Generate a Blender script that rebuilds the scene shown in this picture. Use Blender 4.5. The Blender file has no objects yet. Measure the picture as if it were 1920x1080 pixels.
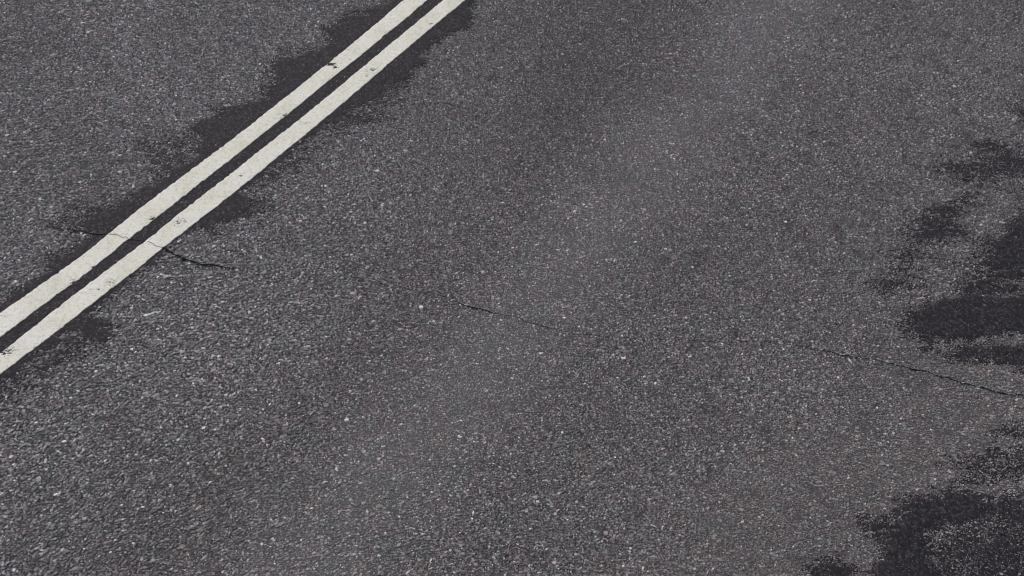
import bpy, math, random
import numpy as np

rng = np.random.default_rng(11)
scene = bpy.context.scene
col = scene.collection

# ------------------------------------------------------------------ camera
PHI, FOC, DIST = math.radians(58), 1600.0, 5.0          # looking down at the road from about 4 m up
cam_pos = np.array([0, -DIST * math.cos(PHI), DIST * math.sin(PHI)])
cam = bpy.data.cameras.new('camera')
cam.lens = 36 * FOC / 1920
cam.sensor_width = 36
cam.clip_start, cam.clip_end = 0.05, 1000
co = bpy.data.objects.new('camera', cam)
co.location = cam_pos
co.rotation_euler = (math.pi / 2 - PHI, 0, 0)
col.objects.link(co)
scene.camera = co


def ground(p):
    """points surveyed on the photograph -> metres on the road plane"""
    p = np.atleast_2d(np.array(p, float))
    x, y = (p[:, 0] - 960) / FOC, -(p[:, 1] - 540) / FOC
    d = np.stack([x, y * math.sin(PHI) + math.cos(PHI), y * math.cos(PHI) - math.sin(PHI)], 1)
    t = -cam_pos[2] / d[:, 2]
    return (cam_pos + d * t[:, None])[:, :2]


# ------------------------------------------------------------------ noise
def vnoise(P, freq, seed):
    """smooth value noise, 0 mean, about -1..1"""
    q = P * freq
    i = np.floor(q).astype(np.int64)
    f = q - i
    f = f * f * (3 - 2 * f)

    def h(a, b):
        n = (a * 374761393 + b * 668265263 + seed * 974634777) & 0x7fffffff
        n = ((n ^ (n >> 13)) * 1274126177) & 0x7fffffff
        n = n ^ (n >> 16)
        return (n & 0xffff) / 32767.5 - 1
    a, b = i[:, 0], i[:, 1]
    u, v = f[:, 0], f[:, 1]
    return (h(a, b) * (1 - u) + h(a + 1, b) * u) * (1 - v) + (h(a, b + 1) * (1 - u) + h(a + 1, b + 1) * u) * v


def fbm(P, freq, seed, octs=4, stretch=(1, 1)):
    P = P * np.array(stretch)
    s, a = 0, 1.0
    for k in range(octs):
        s = s + a * vnoise(P + 17.3 * k, freq * 2 ** k, seed + k)
        a *= 0.6
    return s


def inside_dist(P, poly):
    """signed distance to a closed outline, positive inside"""
    n = len(poly)
    dmin = np.full(len(P), 1e9)
    ins = np.zeros(len(P), bool)
    for k in range(n):
        a, b = poly[k], poly[(k + 1) % n]
        ab = b - a
        t = np.clip(((P - a) @ ab) / max(ab @ ab, 1e-12), 0, 1)
        dmin = np.minimum(dmin, np.hypot(*(P - a - t[:, None] * ab).T))
        if abs(ab[1]) > 1e-12:
            c = (a[1] > P[:, 1]) != (b[1] > P[:, 1])
            xi = a[0] + (P[:, 1] - a[1]) * ab[0] / ab[1]
            ins ^= c & (P[:, 0] < xi)
    return np.where(ins, dmin, -dmin)


# ------------------------------------------------------------------ mesh
def mesh_obj(name, verts, loops, counts, mats, midx=None, smooth=False):
    me = bpy.data.meshes.new(name)
    verts = np.asarray(verts, np.float32)
    me.vertices.add(len(verts))
    me.vertices.foreach_set('co', verts.ravel())
    loops = np.asarray(loops, np.int32)
    counts = np.asarray(counts, np.int32)
    me.loops.add(len(loops))
    me.loops.foreach_set('vertex_index', loops)
    me.polygons.add(len(counts))
    st = np.concatenate([[0], np.cumsum(counts)[:-1]]).astype(np.int32)
    me.polygons.foreach_set('loop_start', st)
    for m in mats:
        me.materials.append(m)
    if midx is not None:
        me.polygons.foreach_set('material_index', np.asarray(midx, np.int32))
    me.polygons.foreach_set('use_smooth', np.full(len(counts), smooth))
    me.update(calc_edges=True)
    me.validate()
    o = bpy.data.objects.new(name, me)
    col.objects.link(o)
    return o


def tag(o, label, cat, group=None):
    o['label'] = label
    o['category'] = cat
    if group:
        o['group'] = group


# ------------------------------------------------------------------ materials
class Mat:
    def __init__(s, name):
        s.m = bpy.data.materials.new(name)
        s.m.use_nodes = True
        s.t = s.m.node_tree
        s.t.nodes.clear()
        s.out = s.n('ShaderNodeOutputMaterial')
        s.b = s.n('ShaderNodeBsdfPrincipled')
        s.l(s.b.outputs[0], s.out.inputs[0])
        s.obj = s.n('ShaderNodeTexCoord').outputs['Object']

    def n(s, kind, **kw):
        x = s.t.nodes.new(kind)
        for k, v in kw.items():
            setattr(x, k, v)
        return x

    def l(s, a, b):
        s.t.links.new(a, b)

    def put(s, sock, v):
        if isinstance(v, bpy.types.NodeSocket):
            s.l(v, sock)
        else:
            sock.default_value = v

    def noise(s, scale, detail=3, rough=0.55, vec=None):
        x = s.n('ShaderNodeTexNoise')
        x.noise_dimensions = '2D'
        s.l(vec or s.obj, x.inputs['Vector'])
        x.inputs['Scale'].default_value = scale
        x.inputs['Detail'].default_value = detail
        x.inputs['Roughness'].default_value = rough
        return x.outputs[0]

    def vor(s, scale, feature='F1'):
        x = s.n('ShaderNodeTexVoronoi')
        x.voronoi_dimensions = '2D'
        x.feature = feature
        s.l(s.obj, x.inputs['Vector'])
        x.inputs['Scale'].default_value = scale
        return x

    def math(s, op, a, b=0.0, c=None):
        x = s.n('ShaderNodeMath', operation=op)
        s.put(x.inputs[0], a)
        s.put(x.inputs[1], b)
        if c is not None:
            s.put(x.inputs[2], c)
        return x.outputs[0]

    def rng(s, v, a, b, c, d, kind='LINEAR'):
        x = s.n('ShaderNodeMapRange', interpolation_type=kind)
        s.put(x.inputs['Value'], v)
        for k, q in zip(('From Min', 'From Max', 'To Min', 'To Max'), (a, b, c, d)):
            x.inputs[k].default_value = q
        return x.outputs[0]

    def ramp(s, v, stops):
        x = s.n('ShaderNodeValToRGB')
        s.put(x.inputs[0], v)
        e = x.color_ramp.elements
        while len(e) < len(stops):
            e.new(0.5)
        for k, (p, c) in enumerate(stops):
            e[k].position = p
            e[k].color = (*((c,) * 3 if not isinstance(c, tuple) else c), 1)
        return x.outputs[0]

    def mix(s, f, a, b, kind='MIX'):
        x = s.n('ShaderNodeMix', data_type='RGBA', blend_type=kind)
        s.put(x.inputs[0], f)
        for k, v in ((6, a), (7, b)):
            s.put(x.inputs[k], (*v, 1) if isinstance(v, tuple) else v)
        return x.outputs[2]

    def rgb(s, v):
        x = s.n('ShaderNodeCombineColor')
        for k in range(3):
            s.l(v, x.inputs[k])
        return x.outputs[0]

    def bump(s, h, dist, strength=1.0):
        x = s.n('ShaderNodeBump')
        x.inputs['Strength'].default_value = strength
        x.inputs['Distance'].default_value = dist
        s.l(h, x.inputs['Height'])
        s.l(x.outputs[0], s.b.inputs['Normal'])

    def tint(s):
        """patchy mineral hue of the aggregate: purple grey, green grey, brown grey"""
        hue = s.noise(9.0, 3, 0.7)
        return s.ramp(hue, [(0.36, (0.97, 0.995, 1.0)), (0.47, (1.02, 0.98, 1.005)),
                            (0.55, (1.045, 0.978, 1.018)), (0.66, (1.055, 0.985, 0.965))])


A_, B_ = ground((1455, 30))[0], ground((610, 1030))[0]       # wheel path, polished along this line
wp = (B_ - A_) / np.hypot(*(B_ - A_))
wn = np.array([wp[1], -wp[0]])
SIDE = 1.0 if wn[0] > 0 else -1.0


A2_, B2_ = ground((1960, 640))[0], ground((1430, 1060))[0]     # edge of the lane, silted with brownish dust
wp2 = (B2_ - A2_) / np.hypot(*(B2_ - A2_))
wn2_ = np.array([wp2[1], -wp2[0]])


def band(M, a=None, nrm=None, half=0.58, wob=0.5):
    """0..1 along a worn strip, uneven edges"""
    a, nrm = (A_, wn) if a is None else (a, nrm)
    v = M.n('ShaderNodeVectorMath', operation='DOT_PRODUCT')
    M.l(M.obj, v.inputs[0])
    v.inputs[1].default_value = (nrm[0], nrm[1], 0)
    d = M.math('SUBTRACT', v.outputs['Value'], float(a @ nrm))
    w = M.math('MULTIPLY', M.math('SUBTRACT', M.noise(1.1, 4, 0.6), 0.5), wob)
    d = M.math('ABSOLUTE', M.math('ADD', d, w))
    return M.rng(d, 0.0, half, 1, 0, 'SMOOTHSTEP')


def dusty(M):
    return band(M, A2_, wn2_, 0.60, 1.0)


# stones
S = Mat('aggregate_stone')
r = S.n('ShaderNodeNewGeometry').outputs['Random Per Island']
tone = S.ramp(r, [(0.0, 0.08), (0.2, 0.138), (0.55, 0.200), (0.83, 0.285), (0.945, 0.39), (0.982, 0.54), (0.997, 0.72)])
bd = band(S)
tone = S.mix(S.math('MULTIPLY', bd, 0.16), tone, (0.275, 0.276, 0.275))
tone = S.mix(bd, tone, S.mix(1.0, tone, (1.10, 1.105, 1.10), 'MULTIPLY'))
tone = S.mix(S.math('MULTIPLY', dusty(S), 0.32), tone, (0.218, 0.211, 0.206))
wn2 = S.n('ShaderNodeTexWhiteNoise', noise_dimensions='1D')
S.l(S.math('MULTIPLY', r, 917.0), wn2.inputs['W'])
ht = S.ramp(wn2.outputs['Value'], [(0.0, (0.97, 1.0, 1.02)), (0.45, (1, 1, 1)), (0.85, (1.02, 0.99, 1.0)), (1.0, (1.06, 1.0, 0.93))])
c = S.mix(1.0, tone, ht, 'MULTIPLY')
c = S.mix(1.0, c, S.tint(), 'MULTIPLY')
big = S.rng(S.noise(0.8, 4, 0.6), 0.3, 0.7, 0.88, 1.12)
c = S.mix(1.0, c, S.rgb(big), 'MULTIPLY')
rub = band(S, A_ - wn * SIDE * 0.62, wn, 0.55, 0.5)                     # rubbered strip beside the polished one
c = S.mix(S.math('MULTIPLY', rub, 0.9), c, S.mix(1.0, c, (0.90, 0.885, 0.875), 'MULTIPLY'))
gr = S.rng(S.noise(260, 2), 0.25, 0.75, 0.72, 1.28)
c = S.mix(1.0, c, S.rgb(gr), 'MULTIPLY')
wet = S.n('ShaderNodeAttribute', attribute_name='damp').outputs['Fac']
c = S.mix(wet, c, S.mix(1.0, c, (0.36, 0.345, 0.368), 'MULTIPLY'))        # damp stone
S.l(c, S.b.inputs['Base Color'])
S.b.inputs['Roughness'].default_value = 0.75
S.b.inputs['Specular IOR Level'].default_value = 0.35

# bitumen mortar with fines between the stones; a stone pattern of its own carries on down the road
R = Mat('asphalt_mortar')
v1 = R.vor(105)
sep = R.n('ShaderNodeSeparateColor')
R.l(v1.outputs['Color'], sep.inputs[0])
cell = R.ramp(sep.outputs[0], [(0.0, 0.045), (0.5, 0.08), (0.85, 0.13), (0.97, 0.19), (1.0, 0.35)])
edge = R.rng(v1.outputs['Distance'], 0.3, 0.6, 1.0, 0.62)
c = R.mix(1.0, cell, R.rgb(edge), 'MULTIPLY')
c = R.mix(R.math('MULTIPLY', band(R), 0.5), c, (0.155, 0.155, 0.154))
c = R.mix(R.math('MULTIPLY', dusty(R), 0.35), c, (0.115, 0.110, 0.106))
c = R.mix(1.0, c, R.tint(), 'MULTIPLY')
R.l(c, R.b.inputs['Base Color'])
R.b.inputs['Roughness'].default_value = 0.8
R.b.inputs['Specular IOR Level'].default_value = 0.3
R.bump(R.math('ADD', R.math('MULTIPLY', v1.outputs['Distance'], -0.6), R.noise(320, 2)), 0.004, 0.7)

# the same asphalt farther down the road
O = Mat('asphalt_beyond')
vo = O.vor(88)
so_ = O.n('ShaderNodeSeparateColor')
O.l(vo.outputs['Color'], so_.inputs[0])
c = O.ramp(so_.outputs[0], [(0.0, 0.06), (0.3, 0.09), (0.7, 0.125), (0.93, 0.18), (1.0, 0.4)])
c = O.mix(1.0, c, O.rgb(O.rng(vo.outputs['Distance'], 0.35, 0.7, 1.05, 0.5)), 'MULTIPLY')
c = O.mix(1.0, c, O.tint(), 'MULTIPLY')
O.l(c, O.b.inputs['Base Color'])
O.b.inputs['Roughness'].default_value = 0.8
O.bump(O.math('MULTIPLY', vo.outputs['Distance'], -1.0), 0.006, 0.8)

# damp, bitumen-dark skin
F = Mat('damp_bitumen')
fv = F.vor(80)
sv = F.n('ShaderNodeSeparateColor')
F.l(fv.outputs['Color'], sv.inputs[0])
mot = F.math('ADD', F.math('MULTIPLY', F.noise(45, 4, 0.6), 0.6), F.math('MULTIPLY', sv.outputs[1], 0.4))
c = F.ramp(mot, [(0.25, (0.0095, 0.0082, 0.0108)), (0.5, (0.0150, 0.0133, 0.0165)), (0.68, (0.032, 0.0295, 0.0335)), (0.8, (0.058, 0.054, 0.058))])
hue = F.ramp(F.noise(14, 2), [(0.4, (0.92, 1.02, 1.04)), (0.6, (1.06, 0.97, 1.02))])
c = F.mix(1.0, c, hue, 'MULTIPLY')
fl = F.vor(125)
sf = F.n('ShaderNodeSeparateColor')
F.l(fl.outputs['Color'], sf.inputs[0])
spk = F.math('MULTIPLY', F.rng(sf.outputs[0], 0.89, 0.97, 0, 1), F.rng(fl.outputs['Distance'], 0.25, 0.4, 1, 0))
c = F.mix(F.math('MULTIPLY', spk, 0.8), c, (0.17, 0.163, 0.168))
F.l(c, F.b.inputs['Base Color'])
F.b.inputs['Roughness'].default_value = 0.7
F.b.inputs['Specular IOR Level'].default_value = 0.25
F.bump(F.math('ADD', F.noise(90, 3), F.math('MULTIPLY', F.noise(300, 2), 0.4)), 0.006, 0.6)

# road paint
P = Mat('road_paint')
dirt = P.noise(5.0, 5, 0.65)
c = P.ramp(dirt, [(0.3, (0.635, 0.637, 0.53)), (0.5, (0.705, 0.703, 0.62)), (0.7, (0.735, 0.732, 0.68))])
pit = P.vor(62)
sp = P.n('ShaderNodeSeparateColor')
P.l(pit.outputs['Color'], sp.inputs[0])
hole = P.math('MULTIPLY', P.rng(sp.outputs[0], 0.80, 0.93, 0, 1), P.rng(P.math('ADD', pit.outputs['Distance'], P.math('MULTIPLY', P.noise(300, 2), 0.25)), 0.24, 0.36, 1, 0))
c = P.mix(P.math('MULTIPLY', hole, 0.62), c, (0.16, 0.15, 0.15))
grime = P.rng(P.noise(38, 4, 0.7), 0.49, 0.74, 0, 0.42)
c = P.mix(grime, c, (0.38, 0.365, 0.345))
cellp = P.vor(95)
sc = P.n('ShaderNodeSeparateColor')
P.l(cellp.outputs['Color'], sc.inputs[0])
c = P.mix(1.0, c, P.rgb(P.rng(sc.outputs[0], 0, 1, 0.94, 1.035)), 'MULTIPLY')
P.l(c, P.b.inputs['Base Color'])
P.b.inputs['Roughness'].default_value = 0.65
P.b.inputs['Specular IOR Level'].default_value = 0.3
lump = P.vor(85)
P.bump(P.math('ADD', P.math('MULTIPLY', lump.outputs['Distance'], -0.7), P.math('MULTIPLY', P.noise(200, 2), 0.5)), 0.004, 0.8)

K = Mat('crack_painted_shade')
c = K.ramp(K.noise(60, 3), [(0.35, 0.008), (0.7, 0.02)])  # near-black stands in for the shade down inside the crack
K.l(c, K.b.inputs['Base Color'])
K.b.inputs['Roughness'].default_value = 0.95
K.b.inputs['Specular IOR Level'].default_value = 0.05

# ------------------------------------------------------------------ survey (full-size photograph pixels)
EDGES = {
    'LL': [(-75, 641), (0, 590), (92.6, 525.6), (170, 470), (208.6, 437), (286.7, 375), (367, 315), (443, 258), (485, 225), (568, 159), (641.5, 100), (697, 54), (760, 0), (855, -83)],
    'LR': [(-75, 690), (0, 635.5), (104, 557), (162, 515), (217.6, 470), (243, 449.5), (300.4, 406), (367, 352), (432.5, 302), (485, 259.6), (545, 212.5), (618.5, 151.7), (685, 100), (721, 68.5), (764, 35), (802.6, 0), (893, -81)],
    'RL': [(-75, 719), (7, 660), (69.4, 611), (139, 555.6), (199, 510.5), (257, 467), (280, 450), (328, 410), (390, 361), (438, 325), (485, 286), (561, 227), (641.5, 161), (714, 100), (782, 43.5), (834, 0), (921, -80)],
    'RR': [(-75, 764), (0, 705), (53, 664.4), (129.6, 606.6), (208, 544), (257, 508), (307, 466), (355.5, 429), (424.4, 375), (503.7, 311), (570, 257), (618.5, 217), (664, 178), (737.8, 114), (815.6, 49), (875, 0), (963, -77)]}
EW = {k: ground(v) for k, v in EDGES.items()}
for k_, e_ in EW.items():                                   # the lines carry on straight beyond the picture
    d0, d1 = e_[0] - e_[6], e_[-1] - e_[-7]
    EW[k_] = np.vstack([e_[0] + d0 / np.hypot(*d0) * 3.5, e_, e_[-1] + d1 / np.hypot(*d1) * 5.0])

# ------------------------------------------------------------------ damp stains
WET = []


def stain(name, label, cat, patches, group=None, step=0.0085, seed=0):
    """a dark skin lying among the stones: deep in the middle (covers them), shallow at the ragged edge"""
    polys = [(ground(p), so, am, mx) for (p, so, am, mx) in patches]
    WET.append((polys, seed))
    allp = np.vstack([p for p, *_ in polys])
    a, b = allp.min(0) - 0.12, allp.max(0) + 0.12
    nx, ny = int((b[0] - a[0]) / step) + 2, int((b[1] - a[1]) / step) + 2
    gx, gy = np.meshgrid(np.arange(nx), np.arange(ny))
    Q = np.stack([a[0] + gx * step, a[1] + gy * step], -1).reshape(-1, 2)
    s = np.zeros(len(Q))
    nz = fbm(Q, 7.0, 40 + seed, 5, (0.36, 1.6))
    fine = fbm(Q, 45.0, 70 + seed, 3, (0.55, 1.35))
    for p, soft, amp, mx in polys:
        d = inside_dist(Q, p) + nz * amp * 1.25 + fine * amp * 0.55
        s = np.maximum(s, mx * np.clip(0.5 + d / (2.6 * soft), 0, 1))
    z = -0.0015 + s ** 0.75 * 0.0095 + fine * 0.0008
    ok = (s > 0.03).reshape(ny, nx)
    f = ok[:-1, :-1] | ok[1:, :-1] | ok[:-1, 1:] | ok[1:, 1:]
    jj, ii = np.nonzero(f)
    v0 = jj * nx + ii
    quad = np.stack([v0, v0 + 1, v0 + nx + 1, v0 + nx], 1)
    used, inv = np.unique(quad, return_inverse=True)
    W = np.concatenate([Q[used], z[used, None]], 1)
    o = mesh_obj(name, W, inv.reshape(-1), np.full(len(quad), 4), [F.m], smooth=True)
    tag(o, label, cat, group)
    return o


def mid(e1, e2):
    a, b = np.array(EDGES[e1]), np.array(EDGES[e2])
    t = np.linspace(0, 1, 14)
    ra = np.stack([np.interp(t, np.linspace(0, 1, len(a)), a[:, q]) for q in (0, 1)], 1)
    rb = np.stack([np.interp(t, np.linspace(0, 1, len(b)), b[:, q]) for q in (0, 1)], 1)
    return [tuple(x) for x in (ra + rb) / 2]


left_line_mid, right_line_mid = mid('LL', 'LR'), mid('RL', 'RR')
left_outer = [(845, -85), (800, -45), (748, -5), (722, 19), (697, 27), (653, 32), (627, 43), (603, 52), (603, 66), (621, 75), (612, 90),
              (588, 100), (560, 107), (530, 112), (512, 125), (520, 140), (508, 165), (478, 184), (449, 203), (412, 214), (372, 235), (366, 243), (389, 252),
              (382, 268), (365, 288), (345, 312), (310, 333), (281, 352), (255, 365), (229, 379), (204, 392), (170, 402), (160, 414), (165, 428), (188, 443),
              (172, 458), (140, 478), (104, 497), (80, 514), (52, 524), (44, 542), (20, 557), (0, 566), (-75, 610)]
stain('damp_stain', 'long dark stain with wispy points along the upper left side of the double white line', 'stain',
      [(left_outer + left_line_mid, 0.026, 0.033, 1.0),
       ([(p[0] - 13, p[1] - 11) for p in EDGES['LL']] + left_line_mid[::-1], 0.020, 0.018, 0.92),
       ([(535, 105), (590, 100), (600, 150), (520, 200), (480, 188), (490, 140)], 0.05, 0.06, 0.50),
       ([(330, 262), (400, 240), (420, 275), (330, 340), (285, 345), (275, 285)], 0.05, 0.07, 0.48),
       ([(120, 404), (230, 378), (260, 390), (200, 440), (140, 430)], 0.04, 0.06, 0.52),
       ([(150, 452), (190, 446), (150, 490), (95, 505), (110, 480)], 0.04, 0.05, 0.50)], seed=1)
gap_poly = [tuple(p) for p in EDGES['LR']]
gap_poly = [(p[0] - 14, p[1] - 10) for p in gap_poly] + [(p[0] + 14, p[1] + 10) for p in EDGES['RL'][::-1]]
stain('damp_stain', 'narrow straight dark strip filling the gap between the two white lines', 'stain',
      [(gap_poly, 0.008, 0.008, 0.97)], seed=2)
right_outer = [(975, -75), (925, -35), (893, 5), (884, 25), (880, 48), (860, 60), (834, 75), (815, 82), (808, 99), (791, 104), (786, 120), (769, 132),
               (762, 147), (735, 154), (712, 152), (716, 168), (705, 180), (690, 188), (684, 202), (655, 216), (640, 228), (612, 237), (590, 246), (560, 264), (535, 285),
               (518, 300), (495, 316), (474, 336), (458, 352), (462, 375), (456, 390), (446, 399), (430, 409), (412, 416), (405, 434), (378, 437),
               (360, 432), (332, 450), (305, 470), (270, 505), (252, 522), (225, 541), (186, 568), (184, 590), (200, 618), (204, 632), (192, 641), (172, 634), (150, 628),
               (120, 632), (106, 650), (78, 664), (52, 680), (20, 700), (0, 714), (-75, 772)]
stain('damp_stain', 'ragged dark stain along the lower right side of the double white line', 'stain',
      [(right_outer + right_line_mid, 0.024, 0.032, 0.98),
       ([(p[0] + 7, p[1] + 6) for p in EDGES['RR']] + right_line_mid[::-1], 0.014, 0.016, 0.80),
       ([(690, 160), (740, 160), (725, 190), (690, 225), (640, 245), (620, 240)], 0.05, 0.07, 0.50),
       ([(560, 270), (590, 255), (560, 300), (510, 350), (485, 390), (440, 400), (470, 340)], 0.05, 0.07, 0.50),
       ([(130, 630), (180, 640), (130, 670), (60, 700), (10, 730), (-20, 740), (60, 680)], 0.04, 0.05, 0.50)], seed=3)

G = 'dark stains on the right side of the road'
stain('damp_stain', 'dark stain running off the right edge, just above the biggest patch', 'stain',
      [([(1990, 380), (1925, 405), (1900, 428), (1894, 450), (1868, 470), (1835, 492), (1822, 512), (1832, 527), (1860, 530), (1888, 527), (1908, 514), (1940, 500), (1990, 470)], 0.04, 0.05, 0.97),
       ([(1850, 470), (1880, 500), (1890, 535), (1830, 560), (1800, 545), (1800, 505)], 0.05, 0.07, 0.50)], G, seed=4)
stain('damp_stain', 'largest solid dark patch at the right edge, halfway down the picture', 'stain',
      [([(1809, 547), (1853, 549), (1872, 557), (1925, 541), (1990, 530), (1990, 640), (1925, 634), (1858, 636), (1819, 648), (1780, 639), (1747, 634), (1720, 617), (1744, 604), (1727, 586), (1757, 566), (1790, 556)], 0.035, 0.04, 1.0),
       ([(1700, 590), (1740, 560), (1760, 600), (1750, 645), (1700, 625)], 0.05, 0.06, 0.48)], G, seed=5)
stain('damp_stain', 'dark wedge at the right edge just above the end of the long crack', 'stain',
      [([(1990, 635), (1925, 655), (1884, 664), (1856, 676), (1872, 687), (1902, 700), (1940, 712), (1990, 722)], 0.035, 0.035, 1.0),
       ([(1820, 652), (1850, 655), (1880, 665), (1880, 690), (1840, 680), (1795, 676), (1790, 662)], 0.04, 0.05, 0.58)], G, seed=6)
stain('damp_stain', 'small dark smudge set apart to the upper left of the larger right-hand stains', 'stain',
      [([(1742, 381), (1773, 362), (1800, 358), (1822, 360), (1845, 373), (1827, 388), (1795, 395), (1772, 398)], 0.035, 0.045, 0.72)], G, seed=7)
stain('damp_stain', 'dim dark smudge below left of the small separate smudge', 'stain',
      [([(1710, 451), (1728, 418), (1750, 412), (1775, 413), (1790, 428), (1768, 446), (1735, 455)], 0.04, 0.05, 0.64),
       ([(1640, 516), (1683, 480), (1727, 470), (1720, 495), (1695, 520), (1660, 530)], 0.05, 0.07, 0.50)], G, seed=8)
stain('damp_stain', 'faint speckled stain high on the right edge, the topmost on that side', 'stain',
      [([(1840, 272), (1864, 262), (1880, 268), (1868, 284), (1850, 284)], 0.035, 0.045, 0.62),
       ([(1785, 318), (1837, 303), (1893, 288), (1990, 285), (1990, 325), (1910, 322), (1850, 335), (1800, 330)], 0.05, 0.08, 0.52),
       ([(1895, 212), (1930, 200), (1990, 195), (1990, 240), (1920, 232)], 0.05, 0.06, 0.50)], G, seed=9)
stain('damp_stain', 'broad speckled dark stain filling the bottom right corner', 'stain',
      [([(1626, 993), (1655, 985), (1684, 972), (1692, 950), (1714, 937), (1742, 936), (1778, 929), (1791, 921), (1816, 921), (1838, 931), (1850, 950), (1833, 960),
         (1807, 972), (1775, 985), (1750, 1015), (1748, 1045), (1758, 1090), (1760, 1180), (1650, 1180), (1645, 1080), (1648, 1050), (1645, 1024)], 0.032, 0.036, 0.96),
       ([(1760, 940), (1838, 931), (1878, 929), (1990, 915), (1990, 1180), (1740, 1180), (1740, 1000)], 0.06, 0.10, 0.50),
       ([(1840, 925), (1990, 900), (1990, 985), (1900, 965)], 0.05, 0.07, 0.60),
       ([(1880, 1000), (1990, 980), (1990, 1180), (1860, 1180)], 0.06, 0.10, 0.58),
       ([(1820, 850), (1990, 800), (1990, 920), (1830, 910)], 0.08, 0.10, 0.42)], G, seed=10)
stain('damp_stain', 'little dark patch cut by the bottom edge, left of the corner stain', 'stain',
      [([(1522, 1070), (1544, 1061), (1567, 1060), (1598, 1071), (1610, 1100), (1600, 1150), (1530, 1150)], 0.026, 0.028, 0.9)], G, seed=11)

# ------------------------------------------------------------------ road sheet + its embedded stones
corn = ground([(-300, -260), (2220, -260), (2220, 1330), (-300, 1330)])
cen = corn.mean(0)
lo, hi = corn.min(0), corn.max(0)
sp_ = 0.0101
nx, ny = int((hi[0] - lo[0]) / sp_), int((hi[1] - lo[1]) / (sp_ * 0.87))
gx, gy = np.meshgrid(np.arange(nx), np.arange(ny))
C = np.stack([lo[0] + (gx + 0.5 * (gy % 2)) * sp_, lo[1] + gy * sp_ * 0.87], -1).reshape(-1, 2)
C = C + rng.uniform(-0.42, 0.42, C.shape) * sp_
C = C[inside_dist(C, corn) > 0]
paintpoly = np.vstack([EW['LL'], EW['RR'][::-1]])
n = len(C)
coarse = np.clip(0.22 + 0.30 * fbm(C, 0.7, 3, 3) - 0.15 * C[:, 0], 0, 1)      # coarser and finer patches
bdist = np.abs((C - A_) @ wn)
worn = np.clip(1 - bdist / 0.42, 0, 1)
rad = np.exp(rng.normal(-0.03, 0.30, n)) * 0.0054 * (0.90 + 0.42 * coarse - 0.06 * worn)
rad = np.clip(rad, 0.0030, 0.016)
keep = rng.random(n) < 0.92 - 0.30 * coarse
ravel = fbm(C, 9.0, 211, 4) + 0.16 * np.clip(C[:, 0], -1, 3)               # small spots where stones have been plucked out
keep &= ~((ravel > 1.12) & (rng.random(n) < 0.75))
hgt = np.clip(0.0026 + 0.0032 * rng.random(n) + 0.14 * (rad - 0.006), 0.0022, 0.0076)
pop = rng.random(n) < 0.03
hgt[pop] = rng.uniform(0.0078, 0.0098, pop.sum())
# a little flow in how the stones lie: rolled along the lane
orient = rng.normal(0, 0.55, n) + math.radians(14) + 0.20 * np.clip(-C[:, 0] - 0.3, 0, 1.2)
asp = rng.uniform(1.0, 2.0, n)
C, rad, hgt, orient, asp = C[keep], rad[keep], hgt[keep], orient[keep], asp[keep]
n = len(C)
NS = 6
ang = (np.arange(NS) / NS * 2 * np.pi)[None] + rng.uniform(-0.3, 0.3, (n, NS)) + rng.uniform(0, 6.28, (n, 1))
rr = rad[:, None] * rng.uniform(0.72, 1.2, (n, NS))
x = np.cos(ang) * rr * np.sqrt(asp)[:, None]
y = np.sin(ang) * rr / np.sqrt(asp)[:, None]
ca, sa = np.cos(orient)[:, None], np.sin(orient)[:, None]
x, y = ca * x - sa * y, sa * x + ca * y
tx, ty = rng.normal(0, 0.17, (n, 1)), rng.normal(0, 0.17, (n, 1))
k = rng.uniform(0.60, 0.84, (n, NS))
V = np.zeros((n, 2 * NS, 3), np.float32)
V[:, :NS, 0] = C[:, :1] + x
V[:, :NS, 1] = C[:, 1:] + y
V[:, :NS, 2] = -0.0012
V[:, NS:, 0] = C[:, :1] + x * k
V[:, NS:, 1] = C[:, 1:] + y * k
V[:, NS:, 2] = np.minimum(hgt[:, None] + tx * x * k + ty * y * k, 0.0102)
base = (np.arange(n) * 2 * NS)[:, None]
quads = []
for i in range(NS):
    j = (i + 1) % NS
    quads.append(np.concatenate([base + i, base + j, base + NS + j, base + NS + i], 1))
quads = np.stack(quads, 1).reshape(-1, 4)
tops = base + np.arange(NS, 2 * NS)[None]
sheet = np.vstack([np.column_stack([corn, np.zeros(4)]), [(-250, 250, 0), (250, 250, 0), (250, -250, 0), (-250, -250, 0)]]).astype(np.float32)
nv = n * 2 * NS
verts = np.concatenate([V.reshape(-1, 3), sheet])
loops = np.concatenate([quads.ravel(), tops.ravel(), nv + np.array([3, 2, 1, 0, 1, 5, 4, 0, 2, 6, 5, 1, 3, 7, 6, 2, 0, 4, 7, 3])])
counts = np.concatenate([np.full(len(quads), 4), np.full(n, NS), np.full(5, 4)])
midx = np.concatenate([np.zeros(len(quads) + n), [1, 2, 2, 2, 2]])
road = mesh_obj('road', verts, loops, counts, [S.m, R.m, O.m], midx)
road['kind'] = 'structure'
# how far the stain has soaked each stone, one value per stone
damp = np.zeros(n)
for polys, seed in WET:
    m_ = np.vstack([p for p, *_ in polys])
    near = np.nonzero(np.all((C > m_.min(0) - 0.3) & (C < m_.max(0) + 0.3), 1))[0]
    Q = C[near]
    nz = fbm(Q, 7.0, 40 + seed, 5, (0.36, 1.6))
    for p, soft, amp, mx in polys:
        d = inside_dist(Q, p) + nz * amp * 1.6 + 0.3 * soft
        damp[near] = np.maximum(damp[near], min(1.0, mx * 1.15) * np.clip(0.5 + d / (4.2 * soft), 0, 1))
damp = np.clip(damp * rng.uniform(0.7, 1.2, n), 0, 1)
at = road.data.attributes.new('damp', 'FLOAT', 'POINT')
at.data.foreach_set('value', np.concatenate([np.repeat(damp, 2 * NS), np.zeros(8)]).astype(np.float32))


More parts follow.
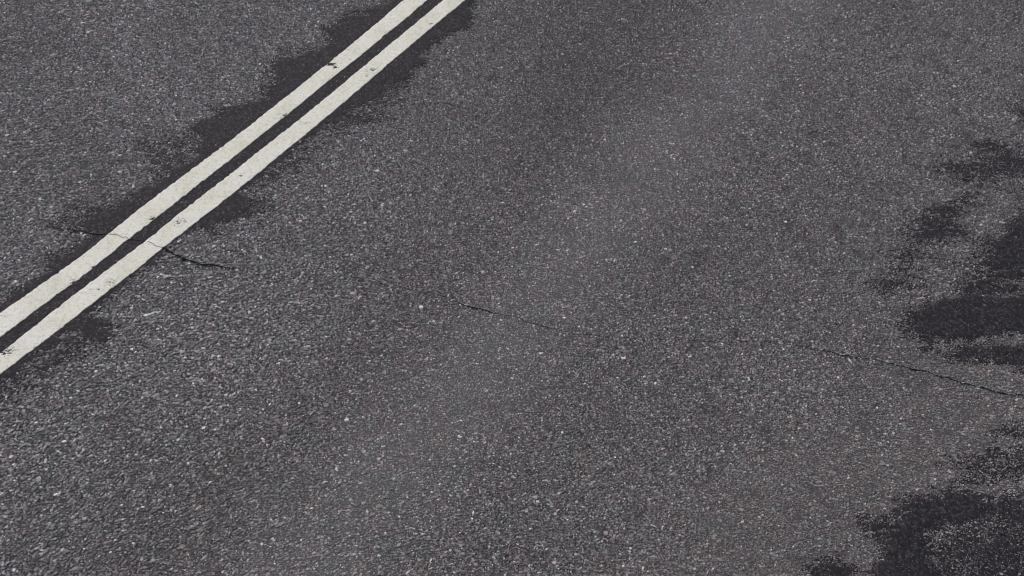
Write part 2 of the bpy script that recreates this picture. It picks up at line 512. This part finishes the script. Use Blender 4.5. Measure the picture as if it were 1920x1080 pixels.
# ------------------------------------------------------------------ painted lines
def painted_line(eL, eR, label, worn, seed):
    a, b = EW[eL], EW[eR]

    def res(e, m):
        s = np.concatenate([[0], np.cumsum(np.hypot(*np.diff(e, axis=0).T))])
        t = np.linspace(0, s[-1], m)
        # smooth the surveyed edge a little
        q = np.stack([np.interp(t, s, e[:, k]) for k in (0, 1)], 1)
        kk = 31
        w = np.hanning(kk + 2)[1:-1]
        w /= w.sum()
        pad = np.concatenate([2 * q[:1] - q[kk // 2:0:-1], q, 2 * q[-1:] - q[-2:-kk // 2 - 1:-1]])
        return np.stack([np.convolve(pad[:, k], w, 'valid') for k in (0, 1)], 1)
    m = int(np.hypot(*np.diff(a, axis=0).T).sum() / 0.0050)
    ea, eb = res(a, m), res(b, m)
    ex = (eb - ea) / np.hypot(*(eb - ea).T)[:, None]
    ea = ea + ex * (fbm(ea, 60, seed, 3) * 0.0042)[:, None]
    eb = eb + ex * (fbm(eb, 60, seed + 5, 3) * 0.0042)[:, None]
    nu = 31
    u = np.linspace(0, 1, nu)
    Q = (ea[:, None] * (1 - u)[None, :, None] + eb[:, None] * u[None, :, None]).reshape(-1, 2)
    wear = np.full(len(Q), -1.0)
    for (px, py, rx, ry, amt) in worn:
        c = ground((px, py))[0]
        d = Q - c
        wear = np.maximum(wear, amt - np.hypot(d[:, 0] / rx, d[:, 1] / ry))
    wear = wear * 0.85 + 0.62 * fbm(Q, 125, seed + 9, 3, (0.55, 1.5))
    gone = wear > 0.42
    z = 0.0112 + 0.0004 * fbm(Q, 60, seed + 20, 3)
    z[gone] = 0.0035
    W = np.concatenate([Q, z[:, None]], 1).reshape(m, nu, 3)
    # skirts down into the asphalt
    l, r_ = W[:, :1].copy(), W[:, -1:].copy()
    l[..., 2] = r_[..., 2] = -0.001
    W = np.concatenate([l, W, r_], 1)
    nw = nu + 2
    idx = np.arange(m * nw).reshape(m, nw)
    q = np.stack([idx[:-1, :-1], idx[:-1, 1:], idx[1:, 1:], idx[1:, :-1]], -1).reshape(-1, 4)
    g = np.zeros((m, nw), bool)
    g[:, 1:-1] = gone.reshape(m, nu)
    g[:, 0], g[:, -1] = g[:, 1], g[:, -2]
    bad = (g[:-1, :-1] & g[:-1, 1:] & g[1:, 1:] & g[1:, :-1]).reshape(-1)
    q = q[~bad]
    o = mesh_obj('road_line', W.reshape(-1, 3), q.ravel(), np.full(len(q), 4), [P.m], smooth=True)
    tag(o, label, 'road marking', 'pair of solid white lines')
    return o


painted_line('LL', 'LR', 'upper left one of the two solid white lines, with a small dark chip near its top', [
    (620, 123, 0.026, 0.010, 1.6), (630, 128, 0.013, 0.009, 1.7), (533, 218, 0.05, 0.022, 0.7), (420, 311, 0.03, 0.016, 0.6),
    (292, 411, 0.045, 0.018, 0.75), (140, 530, 0.03, 0.018, 0.8), (725, 64, 0.02, 0.012, 0.5), (660, 113, 0.04, 0.014, 0.55), (250, 415, 0.03, 0.012, 0.35),
    (620, 150, 0.04, 0.014, 0.55), (175, 503, 0.03, 0.012, 0.5)], 101)
painted_line('RL', 'RR', 'lower right one of the two solid white lines, with scuffed speckled spots and a broken corner at the left edge', [
    (698, 134, 0.06, 0.035, 0.50), (690, 143, 0.04, 0.02, 0.5), (808, 47, 0.05, 0.012, 0.65), (577, 232, 0.07, 0.02, 0.5), (452, 331, 0.05, 0.02, 0.62), (340, 420, 0.07, 0.05, 0.50),
    (205, 531, 0.06, 0.03, 0.55), (185, 545, 0.05, 0.02, 0.4), (14, 660, 0.05, 0.022, 1.0), (520, 300, 0.06, 0.03, 0.2), (65, 652, 0.03, 0.01, 0.4)], 131)


# ------------------------------------------------------------------ cracks
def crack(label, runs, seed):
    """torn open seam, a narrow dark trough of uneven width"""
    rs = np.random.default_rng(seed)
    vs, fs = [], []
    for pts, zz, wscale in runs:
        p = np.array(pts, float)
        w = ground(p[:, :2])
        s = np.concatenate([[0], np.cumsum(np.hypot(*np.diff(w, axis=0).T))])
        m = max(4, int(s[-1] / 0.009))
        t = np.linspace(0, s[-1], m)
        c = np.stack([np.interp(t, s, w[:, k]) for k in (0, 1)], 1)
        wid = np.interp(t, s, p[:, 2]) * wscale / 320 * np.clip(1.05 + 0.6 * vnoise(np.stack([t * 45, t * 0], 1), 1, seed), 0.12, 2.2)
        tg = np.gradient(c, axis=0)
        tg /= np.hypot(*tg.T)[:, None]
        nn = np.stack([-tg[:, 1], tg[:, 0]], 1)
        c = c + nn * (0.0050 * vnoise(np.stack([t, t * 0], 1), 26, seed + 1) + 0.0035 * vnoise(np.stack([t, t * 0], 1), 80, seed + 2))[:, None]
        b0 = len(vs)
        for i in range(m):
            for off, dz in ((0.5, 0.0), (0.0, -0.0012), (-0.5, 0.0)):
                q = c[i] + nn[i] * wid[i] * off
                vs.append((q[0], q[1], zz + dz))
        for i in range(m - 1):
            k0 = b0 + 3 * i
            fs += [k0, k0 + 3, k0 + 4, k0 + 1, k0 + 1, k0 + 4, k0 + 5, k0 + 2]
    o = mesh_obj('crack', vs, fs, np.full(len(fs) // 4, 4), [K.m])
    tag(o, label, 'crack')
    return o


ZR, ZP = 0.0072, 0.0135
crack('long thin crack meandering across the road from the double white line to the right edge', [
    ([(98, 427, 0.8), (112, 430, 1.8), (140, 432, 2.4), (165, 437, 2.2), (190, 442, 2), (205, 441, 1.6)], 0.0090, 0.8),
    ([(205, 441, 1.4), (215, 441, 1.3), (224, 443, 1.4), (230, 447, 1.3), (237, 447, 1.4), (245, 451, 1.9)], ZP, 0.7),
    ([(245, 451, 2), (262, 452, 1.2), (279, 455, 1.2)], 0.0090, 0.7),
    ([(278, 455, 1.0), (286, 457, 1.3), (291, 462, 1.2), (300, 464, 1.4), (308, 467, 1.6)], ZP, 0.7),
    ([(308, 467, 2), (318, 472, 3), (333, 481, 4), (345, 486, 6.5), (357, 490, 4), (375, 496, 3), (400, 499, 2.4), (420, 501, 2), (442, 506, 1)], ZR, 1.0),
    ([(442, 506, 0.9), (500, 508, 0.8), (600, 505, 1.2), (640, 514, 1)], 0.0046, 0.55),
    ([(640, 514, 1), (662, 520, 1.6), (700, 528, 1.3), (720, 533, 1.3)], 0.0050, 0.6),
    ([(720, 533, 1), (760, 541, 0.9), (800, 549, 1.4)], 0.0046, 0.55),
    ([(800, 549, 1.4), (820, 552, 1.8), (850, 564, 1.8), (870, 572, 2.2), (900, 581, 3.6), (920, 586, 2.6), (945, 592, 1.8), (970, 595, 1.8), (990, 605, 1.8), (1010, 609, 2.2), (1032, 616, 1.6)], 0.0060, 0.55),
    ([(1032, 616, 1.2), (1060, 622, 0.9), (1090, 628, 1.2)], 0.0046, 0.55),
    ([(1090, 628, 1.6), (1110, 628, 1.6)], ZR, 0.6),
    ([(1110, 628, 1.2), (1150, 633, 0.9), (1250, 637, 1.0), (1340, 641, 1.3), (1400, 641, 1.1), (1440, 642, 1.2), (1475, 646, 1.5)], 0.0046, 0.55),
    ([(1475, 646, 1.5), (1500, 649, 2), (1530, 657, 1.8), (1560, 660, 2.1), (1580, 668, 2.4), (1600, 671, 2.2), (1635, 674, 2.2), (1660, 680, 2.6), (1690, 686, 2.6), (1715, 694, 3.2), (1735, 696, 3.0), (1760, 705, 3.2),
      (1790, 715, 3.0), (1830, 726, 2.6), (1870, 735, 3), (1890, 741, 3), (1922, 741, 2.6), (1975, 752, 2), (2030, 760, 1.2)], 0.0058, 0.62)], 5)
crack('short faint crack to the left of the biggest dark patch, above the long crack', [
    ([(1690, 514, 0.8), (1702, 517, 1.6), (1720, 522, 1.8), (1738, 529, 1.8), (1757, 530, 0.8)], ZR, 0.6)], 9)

# ------------------------------------------------------------------ overcast daylight
EL, AZ = math.radians(52), math.radians(-35)       # sun behind cloud, up and to the left
w = bpy.data.worlds.new('World')
scene.world = w
w.use_nodes = True
nt = w.node_tree
sky = nt.nodes.new('ShaderNodeTexSky')
sky.sky_type = 'NISHITA'
sky.sun_disc = False
sky.sun_elevation = EL
sky.sun_rotation = AZ
sky.dust_density = 4.0
sky.air_density = 0.8
bg = nt.nodes['Background']
bg.inputs['Strength'].default_value = 0.10
nt.links.new(sky.outputs[0], bg.inputs['Color'])
sun = bpy.data.lights.new('sun', 'SUN')
sun.energy = 1.7
sun.angle = math.radians(12)
sun.color = (1.0, 0.95, 0.88)
so = bpy.data.objects.new('sun', sun)
so.rotation_euler = (math.pi / 2 - EL, 0, math.pi - AZ)
so.location = (0, 0, 10)
col.objects.link(so)

scene.cycles.filter_width = 1.0
vs_ = scene.view_settings
vs_.view_transform = 'Standard'
vs_.look = 'None'
vs_.exposure = 0.05
vs_.gamma = 1.0
